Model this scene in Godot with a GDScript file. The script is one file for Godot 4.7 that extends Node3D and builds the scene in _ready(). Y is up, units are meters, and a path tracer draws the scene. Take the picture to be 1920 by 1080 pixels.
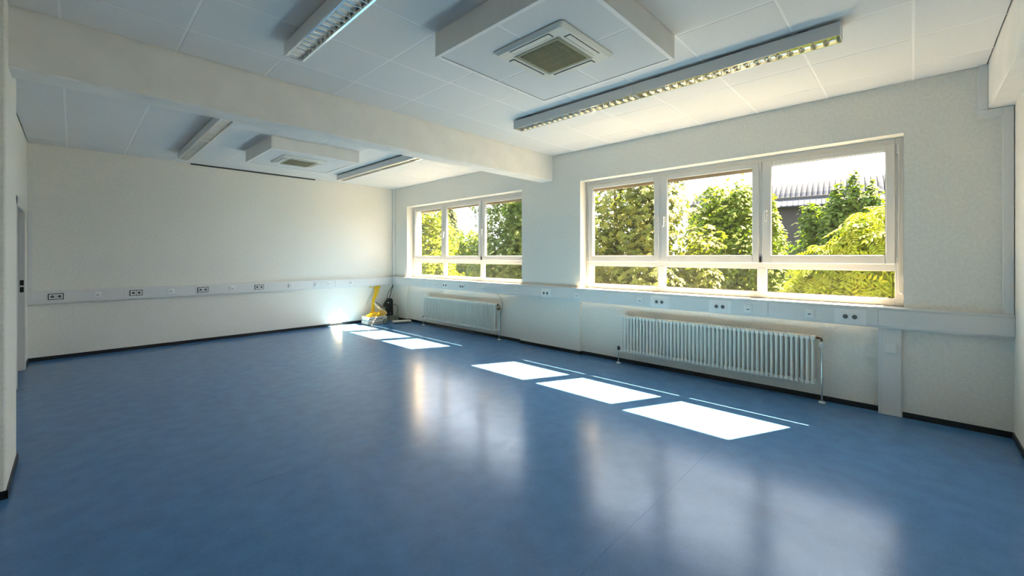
extends Node3D
# An empty office: blue floor, white walls, two ribbon windows with trees outside. Metres, y up; the floor is y = 0.

const CE := 3.122        # underside of the ceiling tiles
const WX := 5.35         # inner face of the window wall
const NX := 5.40         # back of the radiator niches
const EZ := -9.075       # end wall
const RZ := 0.607        # right wall
const LX := -0.455       # left wall
const WIN_Z := [0.0, -4.82]

var M := {}
var used := {}
var rng := RandomNumberGenerator.new()

func _ready() -> void:
	rng.seed = 20240517
	setup_view()
	setup_materials()
	build_floor()
	build_ceiling()
	build_walls()
	build_windows()
	build_door()
	build_baseboards()
	build_ducts()
	build_air_conditioning()
	build_lights()
	build_radiators()
	build_sockets()
	build_corner()
	build_outside()

# ---------------------------------------------------------------- camera, sky, sun, exposure
func setup_view() -> void:
	var cam := Camera3D.new()
	cam.name = "camera"
	cam.projection = Camera3D.PROJECTION_FRUSTUM
	cam.near = 0.05
	cam.far = 400.0
	var f := 785.17
	cam.size = 2.0 * cam.near * 540.0 / f
	cam.frustum_offset = Vector2(0, -(540.0 - 481.03) / f * cam.near)
	cam.position = Vector3(0, 1.5, 0)
	cam.rotation = Vector3(0, -deg_to_rad(46.2945), 0)
	add_child(cam)
	cam.current = true
	var sky_m := ProceduralSkyMaterial.new()
	sky_m.sky_top_color = Color(0.82, 0.85, 0.89)
	sky_m.sky_horizon_color = Color(0.95, 0.975, 0.99)
	sky_m.sky_curve = 0.30
	sky_m.ground_bottom_color = Color(0.45, 0.47, 0.45)
	sky_m.ground_horizon_color = Color(0.66, 0.72, 0.74)
	sky_m.sun_angle_max = 6.0
	sky_m.sun_curve = 0.05
	var sky := Sky.new()
	sky.sky_material = sky_m
	var e := Environment.new()
	e.background_mode = Environment.BG_SKY
	e.sky = sky
	e.background_energy_multiplier = 3.0
	e.tonemap_mode = Environment.TONE_MAPPER_LINEAR
	e.tonemap_exposure = 2.85
	e.sdfgi_enabled = true
	e.ssao_enabled = true
	e.ssil_enabled = true
	var we := WorldEnvironment.new()
	we.name = "environment"
	we.environment = e
	add_child(we)
	var sun := DirectionalLight3D.new()
	sun.name = "sun"
	sun.light_color = Color(1.0, 0.875, 0.69)
	sun.light_energy = 19.0
	sun.light_angular_distance = 0.53
	sun.shadow_enabled = true
	add_child(sun)
	sun.look_at_from_position(Vector3(0.765, 1.0, 0.375) * 20.0, Vector3.ZERO)

# ---------------------------------------------------------------- materials
func mat(called: String, c: Color, rough := 0.6, metal := 0.0) -> StandardMaterial3D:
	var m := StandardMaterial3D.new()
	m.resource_name = called
	m.albedo_color = c
	m.roughness = rough
	m.metallic = metal
	M[called] = m
	return m

func noise_tex(freq: float, size := 512, octaves := 4, normal := false, strength := 1.0, seed_ := 1) -> NoiseTexture2D:
	var n := FastNoiseLite.new()
	n.noise_type = FastNoiseLite.TYPE_SIMPLEX_SMOOTH
	n.frequency = freq
	n.fractal_octaves = octaves
	n.seed = seed_
	var t := NoiseTexture2D.new()
	t.width = size
	t.height = size
	t.seamless = true
	t.noise = n
	t.as_normal_map = normal
	t.bump_strength = strength
	return t

func ramp(t: NoiseTexture2D, a: Color, b: Color) -> NoiseTexture2D:
	var g := Gradient.new()
	g.set_color(0, a)
	g.set_color(1, b)
	t.color_ramp = g
	return t

func triplanar(m: StandardMaterial3D, scale_: float) -> void:
	m.uv1_triplanar = true
	m.uv1_world_triplanar = true
	m.uv1_scale = Vector3.ONE * scale_

func setup_materials() -> void:
	# painted woodchip wallpaper
	var m := mat("wall_paint", Color(0.945, 0.937, 0.905), 0.75)
	m.albedo_texture = ramp(noise_tex(0.035, 512, 5, false, 1.0, 3), Color(0.95, 0.95, 0.95), Color(1, 1, 1))
	m.normal_enabled = true
	m.normal_texture = noise_tex(0.09, 512, 4, true, 3.0, 4)
	m.normal_scale = 0.35
	triplanar(m, 1.6)
	m = mat("smooth_paint", Color(0.94, 0.937, 0.92), 0.6)
	m.albedo_texture = ramp(noise_tex(0.02, 256, 4, false, 1.0, 7), Color(0.965, 0.965, 0.965), Color(1, 1, 1))
	triplanar(m, 0.7)
	m = mat("ceiling_tile", Color(0.925, 0.93, 0.93), 0.85)
	m.albedo_texture = ramp(noise_tex(0.18, 512, 3, false, 1.0, 9), Color(0.93, 0.93, 0.93), Color(1, 1, 1))
	triplanar(m, 1.3)
	mat("grid_metal", Color(0.95, 0.95, 0.95), 0.45)
	mat("upvc", Color(0.86, 0.855, 0.84), 0.32)
	mat("sill_board", Color(0.60, 0.59, 0.57), 0.4)
	mat("gasket", Color(0.06, 0.06, 0.06), 0.6)
	mat("hardware", Color(0.82, 0.82, 0.81), 0.3, 0.35)
	mat("trunking", Color(0.885, 0.885, 0.88), 0.45)
	mat("trunking_joint", Color(0.70, 0.70, 0.69), 0.6)
	mat("plate", Color(0.95, 0.95, 0.945), 0.35)
	mat("socket_face", Color(0.93, 0.93, 0.925), 0.35)
	mat("socket_hole", Color(0.42, 0.42, 0.41), 0.5)
	mat("black_plastic", Color(0.055, 0.055, 0.06), 0.45)
	mat("dark_slot", Color(0.03, 0.03, 0.03), 0.7)
	mat("radiator_paint", Color(0.91, 0.91, 0.885), 0.4)
	mat("chrome", Color(0.86, 0.85, 0.83), 0.16, 1.0)
	mat("brass", Color(0.42, 0.31, 0.2), 0.4, 0.8)
	mat("skirting", Color(0.075, 0.085, 0.105), 0.4)
	mat("door_leaf", Color(0.60, 0.61, 0.60), 0.5)
	mat("steel_dark", Color(0.22, 0.22, 0.22), 0.4, 0.6)
	mat("housing", Color(0.88, 0.885, 0.885), 0.4)
	mat("reflector", Color(0.93, 0.93, 0.92), 0.14, 1.0)
	mat("lamp_glass", Color(0.9, 0.9, 0.88), 0.25)
	mat("ac_panel", Color(0.90, 0.895, 0.86), 0.4)
	mat("ac_grille", Color(0.52, 0.50, 0.38), 0.6)
	mat("ac_grille_edge", Color(0.62, 0.61, 0.50), 0.55)
	mat("yellow_cable", Color(0.93, 0.76, 0.05), 0.4)
	mat("cream_plastic", Color(0.90, 0.87, 0.74), 0.45)
	mat("device_white", Color(0.88, 0.87, 0.84), 0.5)
	mat("device_grey", Color(0.56, 0.58, 0.50), 0.5)
	mat("teal_plastic", Color(0.30, 0.44, 0.40), 0.5)
	mat("shutter", Color(0.42, 0.38, 0.31), 0.6)
	m = mat("glass", Color(1, 1, 1, 0.003), 0.0)
	m.transparency = BaseMaterial3D.TRANSPARENCY_ALPHA
	m = mat("dusty_glass", Color(0.85, 0.88, 0.85, 0.012), 0.0)
	m.transparency = BaseMaterial3D.TRANSPARENCY_ALPHA
	# floor: mottled blue vinyl with fine flecks, scuffed gloss
	m = mat("vinyl", Color(1, 1, 1), 0.70)
	m.albedo_texture = vinyl_colour()
	m.roughness_texture = vinyl_gloss()
	m.roughness_texture_channel = BaseMaterial3D.TEXTURE_CHANNEL_RED
	m.metallic_specular = 0.41
	triplanar(m, 0.4)
	mat("seam", Color(0.10, 0.15, 0.24), 0.5)
	# outside
	m = mat("paving", Color(0.26, 0.27, 0.22), 0.9)
	m.albedo_texture = ramp(noise_tex(0.05, 512, 5, false, 1.0, 21), Color(0.86, 0.86, 0.86), Color(1, 1, 1))
	triplanar(m, 0.2)
	m = mat("bark", Color(0.27, 0.22, 0.17), 0.9)
	m = mat("roof_metal", Color(0.205, 0.23, 0.275), 0.9)
	m.metallic_specular = 0.1
	m = mat("roof_seam", Color(0.17, 0.19, 0.23), 0.9)
	m.metallic_specular = 0.1
	mat("hall_wall", Color(0.13, 0.125, 0.125), 0.8)
	mat("hall_gutter", Color(0.09, 0.09, 0.10), 0.6)
	mat("hall_panel", Color(0.36, 0.36, 0.35), 0.7)
	mat("house_wall", Color(0.4, 0.37, 0.33), 0.8)
	mat("roof_tile", Color(0.34, 0.16, 0.12), 0.8)
	for k in ["leaf_olive", "leaf_maple", "leaf_lime", "leaf_dark", "leaf_fir"]:
		var c: Color = {"leaf_olive": Color(0.33, 0.36, 0.16), "leaf_maple": Color(0.34, 0.405, 0.11), "leaf_lime": Color(0.43, 0.465, 0.08), "leaf_dark": Color(0.25, 0.315, 0.13), "leaf_fir": Color(0.18, 0.24, 0.14)}[k]
		m = mat(k, c, 0.55)
		m.metallic_specular = 0.25
		m.backlight_enabled = true
		m.backlight = Color(0.85, 0.95, 0.35) if k != "leaf_fir" else Color(0.3, 0.35, 0.2)
		m.vertex_color_use_as_albedo = true
		m.cull_mode = BaseMaterial3D.CULL_DISABLED

func vinyl_colour() -> ImageTexture:
	var n := 1024
	var r := RandomNumberGenerator.new()
	r.seed = 5
	var low := FastNoiseLite.new()
	low.seed = 8
	low.frequency = 0.012
	low.fractal_octaves = 4
	var img := low.get_seamless_image(n, n)
	img.convert(Image.FORMAT_L8)
	var a := img.get_data()
	var data := PackedByteArray()
	data.resize(n * n * 3)
	for i in n * n:
		var l := (a[i] - 128) / 128.0
		var k := 1.0 + 0.05 * l + r.randf_range(-0.06, 0.06)
		var grey := maxf(0.0, r.randf() - 0.8) * 0.4
		data[i * 3] = clampi(int(76.0 * k + 46.0 * grey), 0, 255)
		data[i * 3 + 1] = clampi(int(122.0 * k + 42.0 * grey), 0, 255)
		data[i * 3 + 2] = clampi(int(170.0 * k + 30.0 * grey), 0, 255)
	for k in 90:
		var p := r.randi_range(0, n * n - 1) * 3
		data[p] = 190
		data[p + 1] = 200
		data[p + 2] = 205
	return ImageTexture.create_from_image(Image.create_from_data(n, n, false, Image.FORMAT_RGB8, data))

func vinyl_gloss() -> ImageTexture:
	# grey = roughness: a buffed floor with wiped arcs and scuffs
	var n := 1024
	var r := RandomNumberGenerator.new()
	r.seed = 31
	var low := FastNoiseLite.new()
	low.seed = 12
	low.frequency = 0.008
	low.fractal_octaves = 5
	var img := low.get_seamless_image(n, n)
	img.convert(Image.FORMAT_L8)
	var a := img.get_data()
	var v := PackedFloat32Array()
	v.resize(n * n)
	for i in n * n:
		v[i] = 0.30 + 0.04 * (a[i] - 128) / 128.0
	for s in 900:
		var x := r.randf() * n
		var y := r.randf() * n
		var ang := r.randf_range(-0.5, 0.5) + (0.0 if r.randf() < 0.7 else r.randf() * TAU)
		var bend := r.randf_range(-0.006, 0.006)
		var amount := r.randf_range(-0.09, 0.09)
		var wide := 1 if r.randf() < 0.6 else 3
		for t in r.randi_range(20, 150):
			x += cos(ang)
			y += sin(ang)
			ang += bend
			for d in wide:
				var at := posmod(int(y) + d, n) * n + posmod(int(x), n)
				v[at] = clampf(v[at] + amount * 0.8, 0.18, 0.375)
	var data := PackedByteArray()
	data.resize(n * n)
	for i in n * n:
		data[i] = clampi(int(v[i] * 255.0), 0, 255)
	return ImageTexture.create_from_image(Image.create_from_data(n, n, false, Image.FORMAT_L8, data))

# ---------------------------------------------------------------- mesh helpers
func mb() -> SurfaceTool:
	var st := SurfaceTool.new()
	st.begin(Mesh.PRIMITIVE_TRIANGLES)
	return st

func tri(st: SurfaceTool, a: Vector3, b: Vector3, c: Vector3, n: Vector3, na = null, nb = null, nc = null) -> void:
	var flip := (b - a).cross(c - a).dot(n) > 0.0   # front faces run clockwise
	st.set_normal(n if na == null else na)
	st.set_uv(Vector2(0, 0))
	st.add_vertex(a)
	if flip:
		st.set_normal(n if nc == null else nc)
		st.set_uv(Vector2(1, 1))
		st.add_vertex(c)
		st.set_normal(n if nb == null else nb)
		st.set_uv(Vector2(1, 0))
		st.add_vertex(b)
	else:
		st.set_normal(n if nb == null else nb)
		st.set_uv(Vector2(1, 0))
		st.add_vertex(b)
		st.set_normal(n if nc == null else nc)
		st.set_uv(Vector2(1, 1))
		st.add_vertex(c)

func quad(st: SurfaceTool, a: Vector3, b: Vector3, c: Vector3, d: Vector3, n: Vector3) -> void:
	tri(st, a, b, c, n)
	tri(st, a, c, d, n)

# box between two corners, edges chamfered by ch
func bx(st: SurfaceTool, p: Vector3, q: Vector3, ch := 0.0) -> void:
	var lo := Vector3(minf(p.x, q.x), minf(p.y, q.y), minf(p.z, q.z))
	var hi := Vector3(maxf(p.x, q.x), maxf(p.y, q.y), maxf(p.z, q.z))
	var c := (lo + hi) / 2.0
	var h := (hi - lo) / 2.0
	ch = minf(ch, minf(h.x, minf(h.y, h.z)) * 0.45)
	var i := h - Vector3.ONE * ch
	for ax in 3:
		var u := (ax + 1) % 3
		var w := (ax + 2) % 3
		for s in [-1.0, 1.0]:
			var n := Vector3.ZERO
			n[ax] = s
			var pts := []
			for k in [[-1, -1], [1, -1], [1, 1], [-1, 1]]:
				var v := Vector3.ZERO
				v[ax] = s * h[ax]
				v[u] = k[0] * i[u]
				v[w] = k[1] * i[w]
				pts.append(c + v)
			quad(st, pts[0], pts[1], pts[2], pts[3], n)
	if ch <= 0.0:
		return
	for ax in 3:
		var u := (ax + 1) % 3
		var w := (ax + 2) % 3
		for su in [-1.0, 1.0]:
			for sw in [-1.0, 1.0]:
				var n := Vector3.ZERO
				n[u] = su
				n[w] = sw
				var a := Vector3.ZERO
				a[ax] = -i[ax]
				a[u] = su * h[u]
				a[w] = sw * i[w]
				var b := a
				b[u] = su * i[u]
				b[w] = sw * h[w]
				var a2 := a
				a2[ax] = i[ax]
				var b2 := b
				b2[ax] = i[ax]
				quad(st, c + a, c + b, c + b2, c + a2, n.normalized())
	for sx in [-1.0, 1.0]:
		for sy in [-1.0, 1.0]:
			for sz in [-1.0, 1.0]:
				var s := Vector3(sx, sy, sz)
				tri(st, c + s * Vector3(h.x, i.y, i.z), c + s * Vector3(i.x, h.y, i.z), c + s * Vector3(i.x, i.y, h.z), s.normalized())

# round tube along points
func tube(st: SurfaceTool, pts: Array, r: float, seg := 8, caps := true, r_end := -1.0) -> void:
	if r_end < 0.0:
		r_end = r
	var rings := []
	var last := Vector3.ZERO
	for k in pts.size():
		var d: Vector3 = (pts[mini(k + 1, pts.size() - 1)] - pts[maxi(k - 1, 0)]).normalized()
		var side := last
		if side == Vector3.ZERO:
			side = d.cross(Vector3.UP if absf(d.y) < 0.9 else Vector3.RIGHT)
		side = (side - d * side.dot(d)).normalized()
		last = side
		var up := d.cross(side)
		var rr := lerpf(r, r_end, float(k) / maxf(1.0, pts.size() - 1))
		var ring := []
		for s in seg:
			var a := TAU * s / seg
			var n := side * cos(a) + up * sin(a)
			ring.append([pts[k] + n * rr, n])
		rings.append(ring)
	for k in rings.size() - 1:
		for s in seg:
			var a = rings[k][s]
			var b = rings[k][(s + 1) % seg]
			var c = rings[k + 1][(s + 1) % seg]
			var d = rings[k + 1][s]
			var n: Vector3 = (a[1] + b[1]).normalized()
			tri(st, a[0], b[0], c[0], n, a[1], b[1], c[1])
			tri(st, a[0], c[0], d[0], n, a[1], c[1], d[1])
	if caps:
		for e in [0, rings.size() - 1]:
			var n: Vector3 = (pts[0] - pts[1]).normalized() if e == 0 else (pts[-1] - pts[-2]).normalized()
			for s in seg:
				tri(st, pts[e], rings[e][s][0], rings[e][(s + 1) % seg][0], n)

func bez(p: Array, n := 14) -> Array:
	var c := Curve3D.new()
	for k in p.size():
		var t: Vector3 = (p[mini(k + 1, p.size() - 1)] - p[maxi(k - 1, 0)]) / 6.0
		c.add_point(p[k], -t, t)
	var out := []
	for k in n + 1:
		out.append(c.sample_baked(c.get_baked_length() * k / n, true))
	return out

# disc-like lathe round an axis: profile of [distance along axis, radius]
func lathe(st: SurfaceTool, at: Vector3, axis: Vector3, prof: Array, seg := 16) -> void:
	var side := axis.cross(Vector3.UP if absf(axis.y) < 0.9 else Vector3.RIGHT).normalized()
	var up := axis.cross(side)
	for k in prof.size() - 1:
		for s in seg:
			var d0 := side * cos(TAU * s / seg) + up * sin(TAU * s / seg)
			var d1 := side * cos(TAU * (s + 1) / seg) + up * sin(TAU * (s + 1) / seg)
			var a: Vector3 = at + axis * prof[k][0] + d0 * prof[k][1]
			var b: Vector3 = at + axis * prof[k][0] + d1 * prof[k][1]
			var c: Vector3 = at + axis * prof[k + 1][0] + d1 * prof[k + 1][1]
			var e: Vector3 = at + axis * prof[k + 1][0] + d0 * prof[k + 1][1]
			var n: Vector3 = ((d0 + d1).normalized() * (prof[k + 1][0] - prof[k][0]) + axis * (prof[k][1] - prof[k + 1][1])).normalized()
			if prof[k][1] > 1e-5:
				tri(st, a, b, c, n)
			if prof[k + 1][1] > 1e-5:
				tri(st, a, c, e, n)

func obj(called: String, st: SurfaceTool, m: String, parent: Node = self) -> MeshInstance3D:
	var o := MeshInstance3D.new()
	o.name = numbered(called) if parent == self else called
	o.mesh = st.commit()
	o.mesh.surface_set_material(0, M[m])
	parent.add_child(o, true)
	return o

func copy_mesh(called: String, mesh: Mesh, at: Vector3, parent: Node) -> MeshInstance3D:
	var o := MeshInstance3D.new()
	o.name = called
	o.mesh = mesh
	o.position = at
	parent.add_child(o, true)
	return o

func numbered(called: String) -> String:
	var k: int = used.get(called, 0)
	used[called] = k + 1
	return called if k == 0 else "%s_%03d" % [called, k]

func thing(called: String, label: String, category: String, at := Vector3.ZERO, group := "") -> Node3D:
	var o := Node3D.new()
	o.name = numbered(called)
	add_child(o)
	o.position = at
	tag(o, label, category, group)
	return o

func tag(o: Node, label: String, category: String, group := "") -> void:
	o.set_meta("label", label)
	o.set_meta("category", category)
	if group:
		o.set_meta("group", group)

func setting(called: String, label := "") -> Node3D:
	var o := Node3D.new()
	o.name = called
	add_child(o)
	o.set_meta("kind", "structure")
	if label:
		o.set_meta("label", label)
	return o

func V(x: float, y: float, z: float) -> Vector3:
	return Vector3(x, y, z)

# ---------------------------------------------------------------- room shell
func build_floor() -> void:
	var f := setting("floor", "blue vinyl floor in welded sheets")
	var st := mb()
	bx(st, V(LX - 0.35, -0.25, EZ - 0.3), V(WX + 0.42, -0.006, RZ + 0.3))
	obj("slab", st, "seam", f)
	var zs := [EZ - 0.02, -7.16, -5.15, -3.14, -1.13, RZ + 0.02]
	for k in zs.size() - 1:
		st = mb()
		bx(st, V(LX - 0.2, -0.006, zs[k] + 0.0004), V(WX + 0.06, 0.0, zs[k + 1] - 0.0004))
		obj("vinyl_sheet", st, "vinyl", f)

func tile_field(parent: Node, xs: Array, zs: Array, y: float) -> void:
	var meshes := {}
	for i in xs.size() - 1:
		for k in zs.size() - 1:
			var w: float = xs[i + 1] - xs[i] - 0.016
			var d: float = zs[k + 1] - zs[k] - 0.016
			var key := "%.3f_%.3f" % [w, d]
			if not meshes.has(key):
				var st := mb()
				bx(st, V(-w / 2, 0, -d / 2), V(w / 2, 0.016, d / 2), 0.0025)
				meshes[key] = st.commit()
				meshes[key].surface_set_material(0, M["ceiling_tile"])
			copy_mesh("ceiling_tile", meshes[key], V((xs[i] + xs[i + 1]) / 2, y + rng.randf_range(-0.0008, 0.0008), (zs[k] + zs[k + 1]) / 2), parent)
	for i in range(1, xs.size() - 1):
		var st := mb()
		bx(st, V(xs[i] - 0.009, y + 0.0018, zs[0]), V(xs[i] + 0.009, y + 0.022, zs[-1]))
		obj("grid_rail", st, "grid_metal", parent)
	for k in range(1, zs.size() - 1):
		var st := mb()
		bx(st, V(xs[0], y + 0.0020, zs[k] - 0.009), V(xs[-1], y + 0.021, zs[k] + 0.009))
		obj("grid_rail", st, "grid_metal", parent)

func build_ceiling() -> void:
	var c := setting("ceiling", "suspended ceiling of square white tiles")
	var st := mb()
	bx(st, V(LX - 0.35, CE + 0.03, EZ - 0.3), V(WX + 0.42, CE + 0.30, RZ + 0.3))
	obj("slab", st, "smooth_paint", c)
	var xs := [LX, -0.065]
	for k in 9:
		xs.append(-0.065 + 0.625 * (k + 1))
	xs[-1] = WX
	# grid lines: -0.065, 0.56, 1.185, 1.81, 2.435, 3.06, 3.685, 4.31, 4.935, then the wall
	xs = [LX, -0.065, 0.56, 1.185, 1.81, 2.435, 3.06, 3.685, 4.31, 4.935, WX]
	tile_field(c, xs, [-4.21, -3.75, -3.128, -2.505, -1.885, -1.262, -0.628, 0.005, 0.462], CE)
	tile_field(c, xs, [EZ, -8.62, -8.01, -7.40, -6.79, -6.185, -5.57, -4.96, -4.455], CE)

func build_walls() -> void:
	var st := mb()
	bx(st, V(LX - 0.35, -0.25, EZ - 0.3), V(WX + 0.4, CE + 0.3, EZ))
	var w := obj("wall_end", st, "wall_paint")
	w.set_meta("kind", "structure")
	st = mb()
	bx(st, V(LX - 0.35, -0.25, RZ), V(WX + 0.4, CE + 0.3, RZ + 0.3))
	w = obj("wall_right", st, "wall_paint")
	w.set_meta("kind", "structure")
	# left wall with the door opening, z -8.50 .. -7.33
	st = mb()
	bx(st, V(LX - 0.3, -0.25, EZ), V(LX, CE + 0.05, -8.48))
	bx(st, V(LX - 0.3, 2.10, -8.48), V(LX, CE + 0.05, -7.36))
	bx(st, V(LX - 0.3, -0.25, -7.36), V(LX, CE + 0.05, RZ))
	w = obj("wall_left", st, "wall_paint")
	w.set_meta("kind", "structure")
	st = mb()
	bx(st, V(LX - 0.02, -0.01, -4.75), V(-0.292, CE + 0.02, -4.06), 0.008)
	w = obj("wall_pier", st, "wall_paint")
	w.set_meta("kind", "structure")
	# window wall
	var o := WX + 0.40
	var top := 2.655
	var ww := setting("wall_window", "window wall with radiator niches")
	for p in [
		["lintel", V(WX, top, EZ - 0.3), V(o - 0.08, CE + 0.3, RZ + 0.3)],
		["lintel", V(o - 0.08, top + 0.013, EZ - 0.3), V(o, CE + 0.3, RZ + 0.3)],
		["pier", V(WX, 1.0, -0.058), V(o, top, RZ + 0.3)],
		["pier", V(WX, 1.0, -4.878), V(o, top, -3.67)],
		["pier", V(WX, 1.0, EZ - 0.3), V(o, top, -8.49)],
		["parapet", V(NX, -0.25, EZ - 0.3), V(o, 1.0, RZ + 0.3)],
		["pier_base", V(WX, -0.25, -0.236), V(NX, 1.0, RZ + 0.3)],
		["pier_base", V(WX, -0.25, -4.922), V(NX, 1.0, -3.676)],
		["pier_base", V(WX, -0.25, EZ - 0.3), V(NX, 1.0, -8.50)]]:
		st = mb()
		bx(st, p[1], p[2])
		obj(p[0], st, "wall_paint", ww)
	# beams
	st = mb()
	bx(st, V(LX - 0.1, 2.722, -4.455), V(WX + 0.02, CE + 0.04, -4.21), 0.012)
	w = obj("trim_1", st, "smooth_paint")
	w.set_meta("kind", "structure")
	w.set_meta("label", "plastered ceiling beam crossing the room above the pillar")
	st = mb()
	bx(st, V(LX - 0.1, 2.742, 0.462), V(WX + 0.02, CE + 0.04, RZ + 0.05), 0.008)
	w = obj("trim_2", st, "smooth_paint")
	w.set_meta("kind", "structure")
	w.set_meta("label", "plastered beam along the top of the right wall")

func frame_bars(st: SurfaceTool, x0: float, x1: float, y0: float, y1: float, z0: float, z1: float, wl: float, wr: float, wt: float, wb: float, ch := 0.004) -> void:
	bx(st, V(x0, y0, z0), V(x1, y1, z0 + wl), ch)
	bx(st, V(x0, y0, z1 - wr), V(x1, y1, z1), ch)
	bx(st, V(x0, y1 - wt, z0 + wl), V(x1, y1, z1 - wr), ch)
	bx(st, V(x0, y0, z0 + wl), V(x1, y0 + wb, z1 - wr), ch)

func build_windows() -> void:
	for k in 2:
		var dz: float = WIN_Z[k]
		var w := setting("window_%d" % (k + 1), ["three-part white window beside the right wall", "three-part white window next to the end wall"][k])
		w.position = V(0, 0, dz)
		var z0 := -3.67
		var z1 := -0.058
		var st := mb()
		frame_bars(st, 5.515, 5.566, 1.02, 2.655, z0, z1, 0.07, 0.065, 0.07, 0.072)
		bx(st, V(5.518, 1.3570, z0 + 0.07), V(5.546, 1.47, z1 - 0.065), 0.003)
		for z in [-2.465, -1.262]:
			bx(st, V(5.515, 1.09, z - 0.049), V(5.566, 1.37, z + 0.049), 0.004)
			bx(st, V(5.515, 1.46, z - 0.043), V(5.566, 2.60, z + 0.043), 0.004)
		obj("frame", st, "upvc", w)
		var sashes := [[-3.624, -2.497, 0.077, 0.067], [-2.449, -1.287, 0.072, 0.073], [-1.255, -0.121, 0.091, 0.070]]
		for s in 3:
			var a = sashes[s]
			st = mb()
			frame_bars(st, 5.500, 5.546, 1.425, 2.598, a[0], a[1], a[2], a[3], 0.063, 0.09, 0.006)
			var sash := obj("sash", st, "upvc", w)
			var gz0: float = a[0] + a[2]
			var gz1: float = a[1] - a[3]
			st = mb()
			bx(st, V(5.530, 1.510, gz0 - 0.005), V(5.536, 2.540, gz1 + 0.005))
			obj("pane", st, "glass", sash)
			st = mb()
			frame_bars(st, 5.524, 5.529, 1.513, 2.537, gz0 - 0.002, gz1 + 0.002, 0.006, 0.006, 0.006, 0.006, 0.0)
			obj("gasket", st, "gasket", sash)
			# handle: rosette and lever
			var hz: float = [a[1] - 0.034, a[0] + 0.036, a[0] + 0.046][s]
			st = mb()
			bx(st, V(5.488, 1.975, hz - 0.015), V(5.502, 2.045, hz + 0.015), 0.004)
			tube(st, [V(5.49, 2.02, hz), V(5.455, 2.02, hz)], 0.009, 10)
			bx(st, V(5.444, 1.90, hz - 0.010), V(5.458, 2.033, hz + 0.010), 0.005)
			obj("handle", st, "hardware", sash)
			# hinge covers at the corners
			var side: float = [a[0] - 0.008, a[1] + 0.012, a[1] + 0.022][s]
			st = mb()
			bx(st, V(5.492, 2.50, side - 0.011), V(5.516, 2.595, side + 0.011), 0.004)
			obj("hinge_cover", st, "upvc", w)
			st = mb()
			bx(st, V(5.492, 1.432, side - 0.009), V(5.516, 1.50, side + 0.009), 0.004)
			obj("hinge", st, "steel_dark" if s == 1 else "hardware", w)
		for g in [[-3.576, -2.517], [-2.413, -1.313], [-1.209, -0.134]]:
			st = mb()
			bx(st, V(5.538, 1.088, g[0] - 0.01), V(5.544, 1.368, g[1] + 0.01))
			obj("fixed_pane", st, "dusty_glass", w)
			st = mb()
			frame_bars(st, 5.526, 5.534, 1.092, 1.366, g[0], g[1], 0.005, 0.005, 0.006, 0.006, 0.0)
			obj("gasket", st, "gasket", w)
		# operating rods at both ends
		st = mb()
		tube(st, [V(5.503, 2.56, -0.094), V(5.503, 1.42, -0.094)], 0.006, 8)
		bx(st, V(5.493, 1.27, -0.102), V(5.512, 1.43, -0.086), 0.003)
		tube(st, bez([V(5.503, 1.28, -0.094), V(5.503, 1.16, -0.094), V(5.495, 1.145, -0.084), V(5.47, 1.145, -0.066)], 10), 0.006, 8)
		obj("operating_rod", st, "hardware", w)
		st = mb()
		tube(st, bez([V(5.503, 2.60, -3.645), V(5.503, 1.90, -3.645), V(5.503, 1.17, -3.645), V(5.495, 1.145, -3.635), V(5.48, 1.142, -3.61)], 16), 0.005, 8)
		obj("operating_rod", st, "hardware", w)
		# sill board, with a slot for warm air between it and the trunking
		st = mb()
		bx(st, V(5.385, 0.995, z0 - 0.0), V(5.52, 1.02, z1 + 0.0), 0.003)
		obj("sill", st, "sill_board", w)
		# outside: sill sheet and the roller shutter bottoms
		st = mb()
		bx(st, V(5.566, 1.0, z0), V(5.80, 1.03, z1), 0.004)
		obj("outer_sill", st, "roof_metal", w)
		var drops := [[2.527, 2.527, 2.66], [2.53, 2.535, 2.527]][k] as Array
		for s in 3:
			if drops[s] > 2.64:
				continue
			st = mb()
			var y: float = drops[s]
			var za: float = [-3.66, -2.462, -1.265][s]
			var zb: float = [-2.468, -1.268, -0.07][s]
			bx(st, V(5.703, y, za), V(5.722, y + 0.045, zb), 0.004)
			while y < 2.64:
				y += 0.047
				bx(st, V(5.707, y, za), V(5.718, y + 0.044, zb), 0.003)
			obj("shutter", st, "shutter", w)

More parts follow.
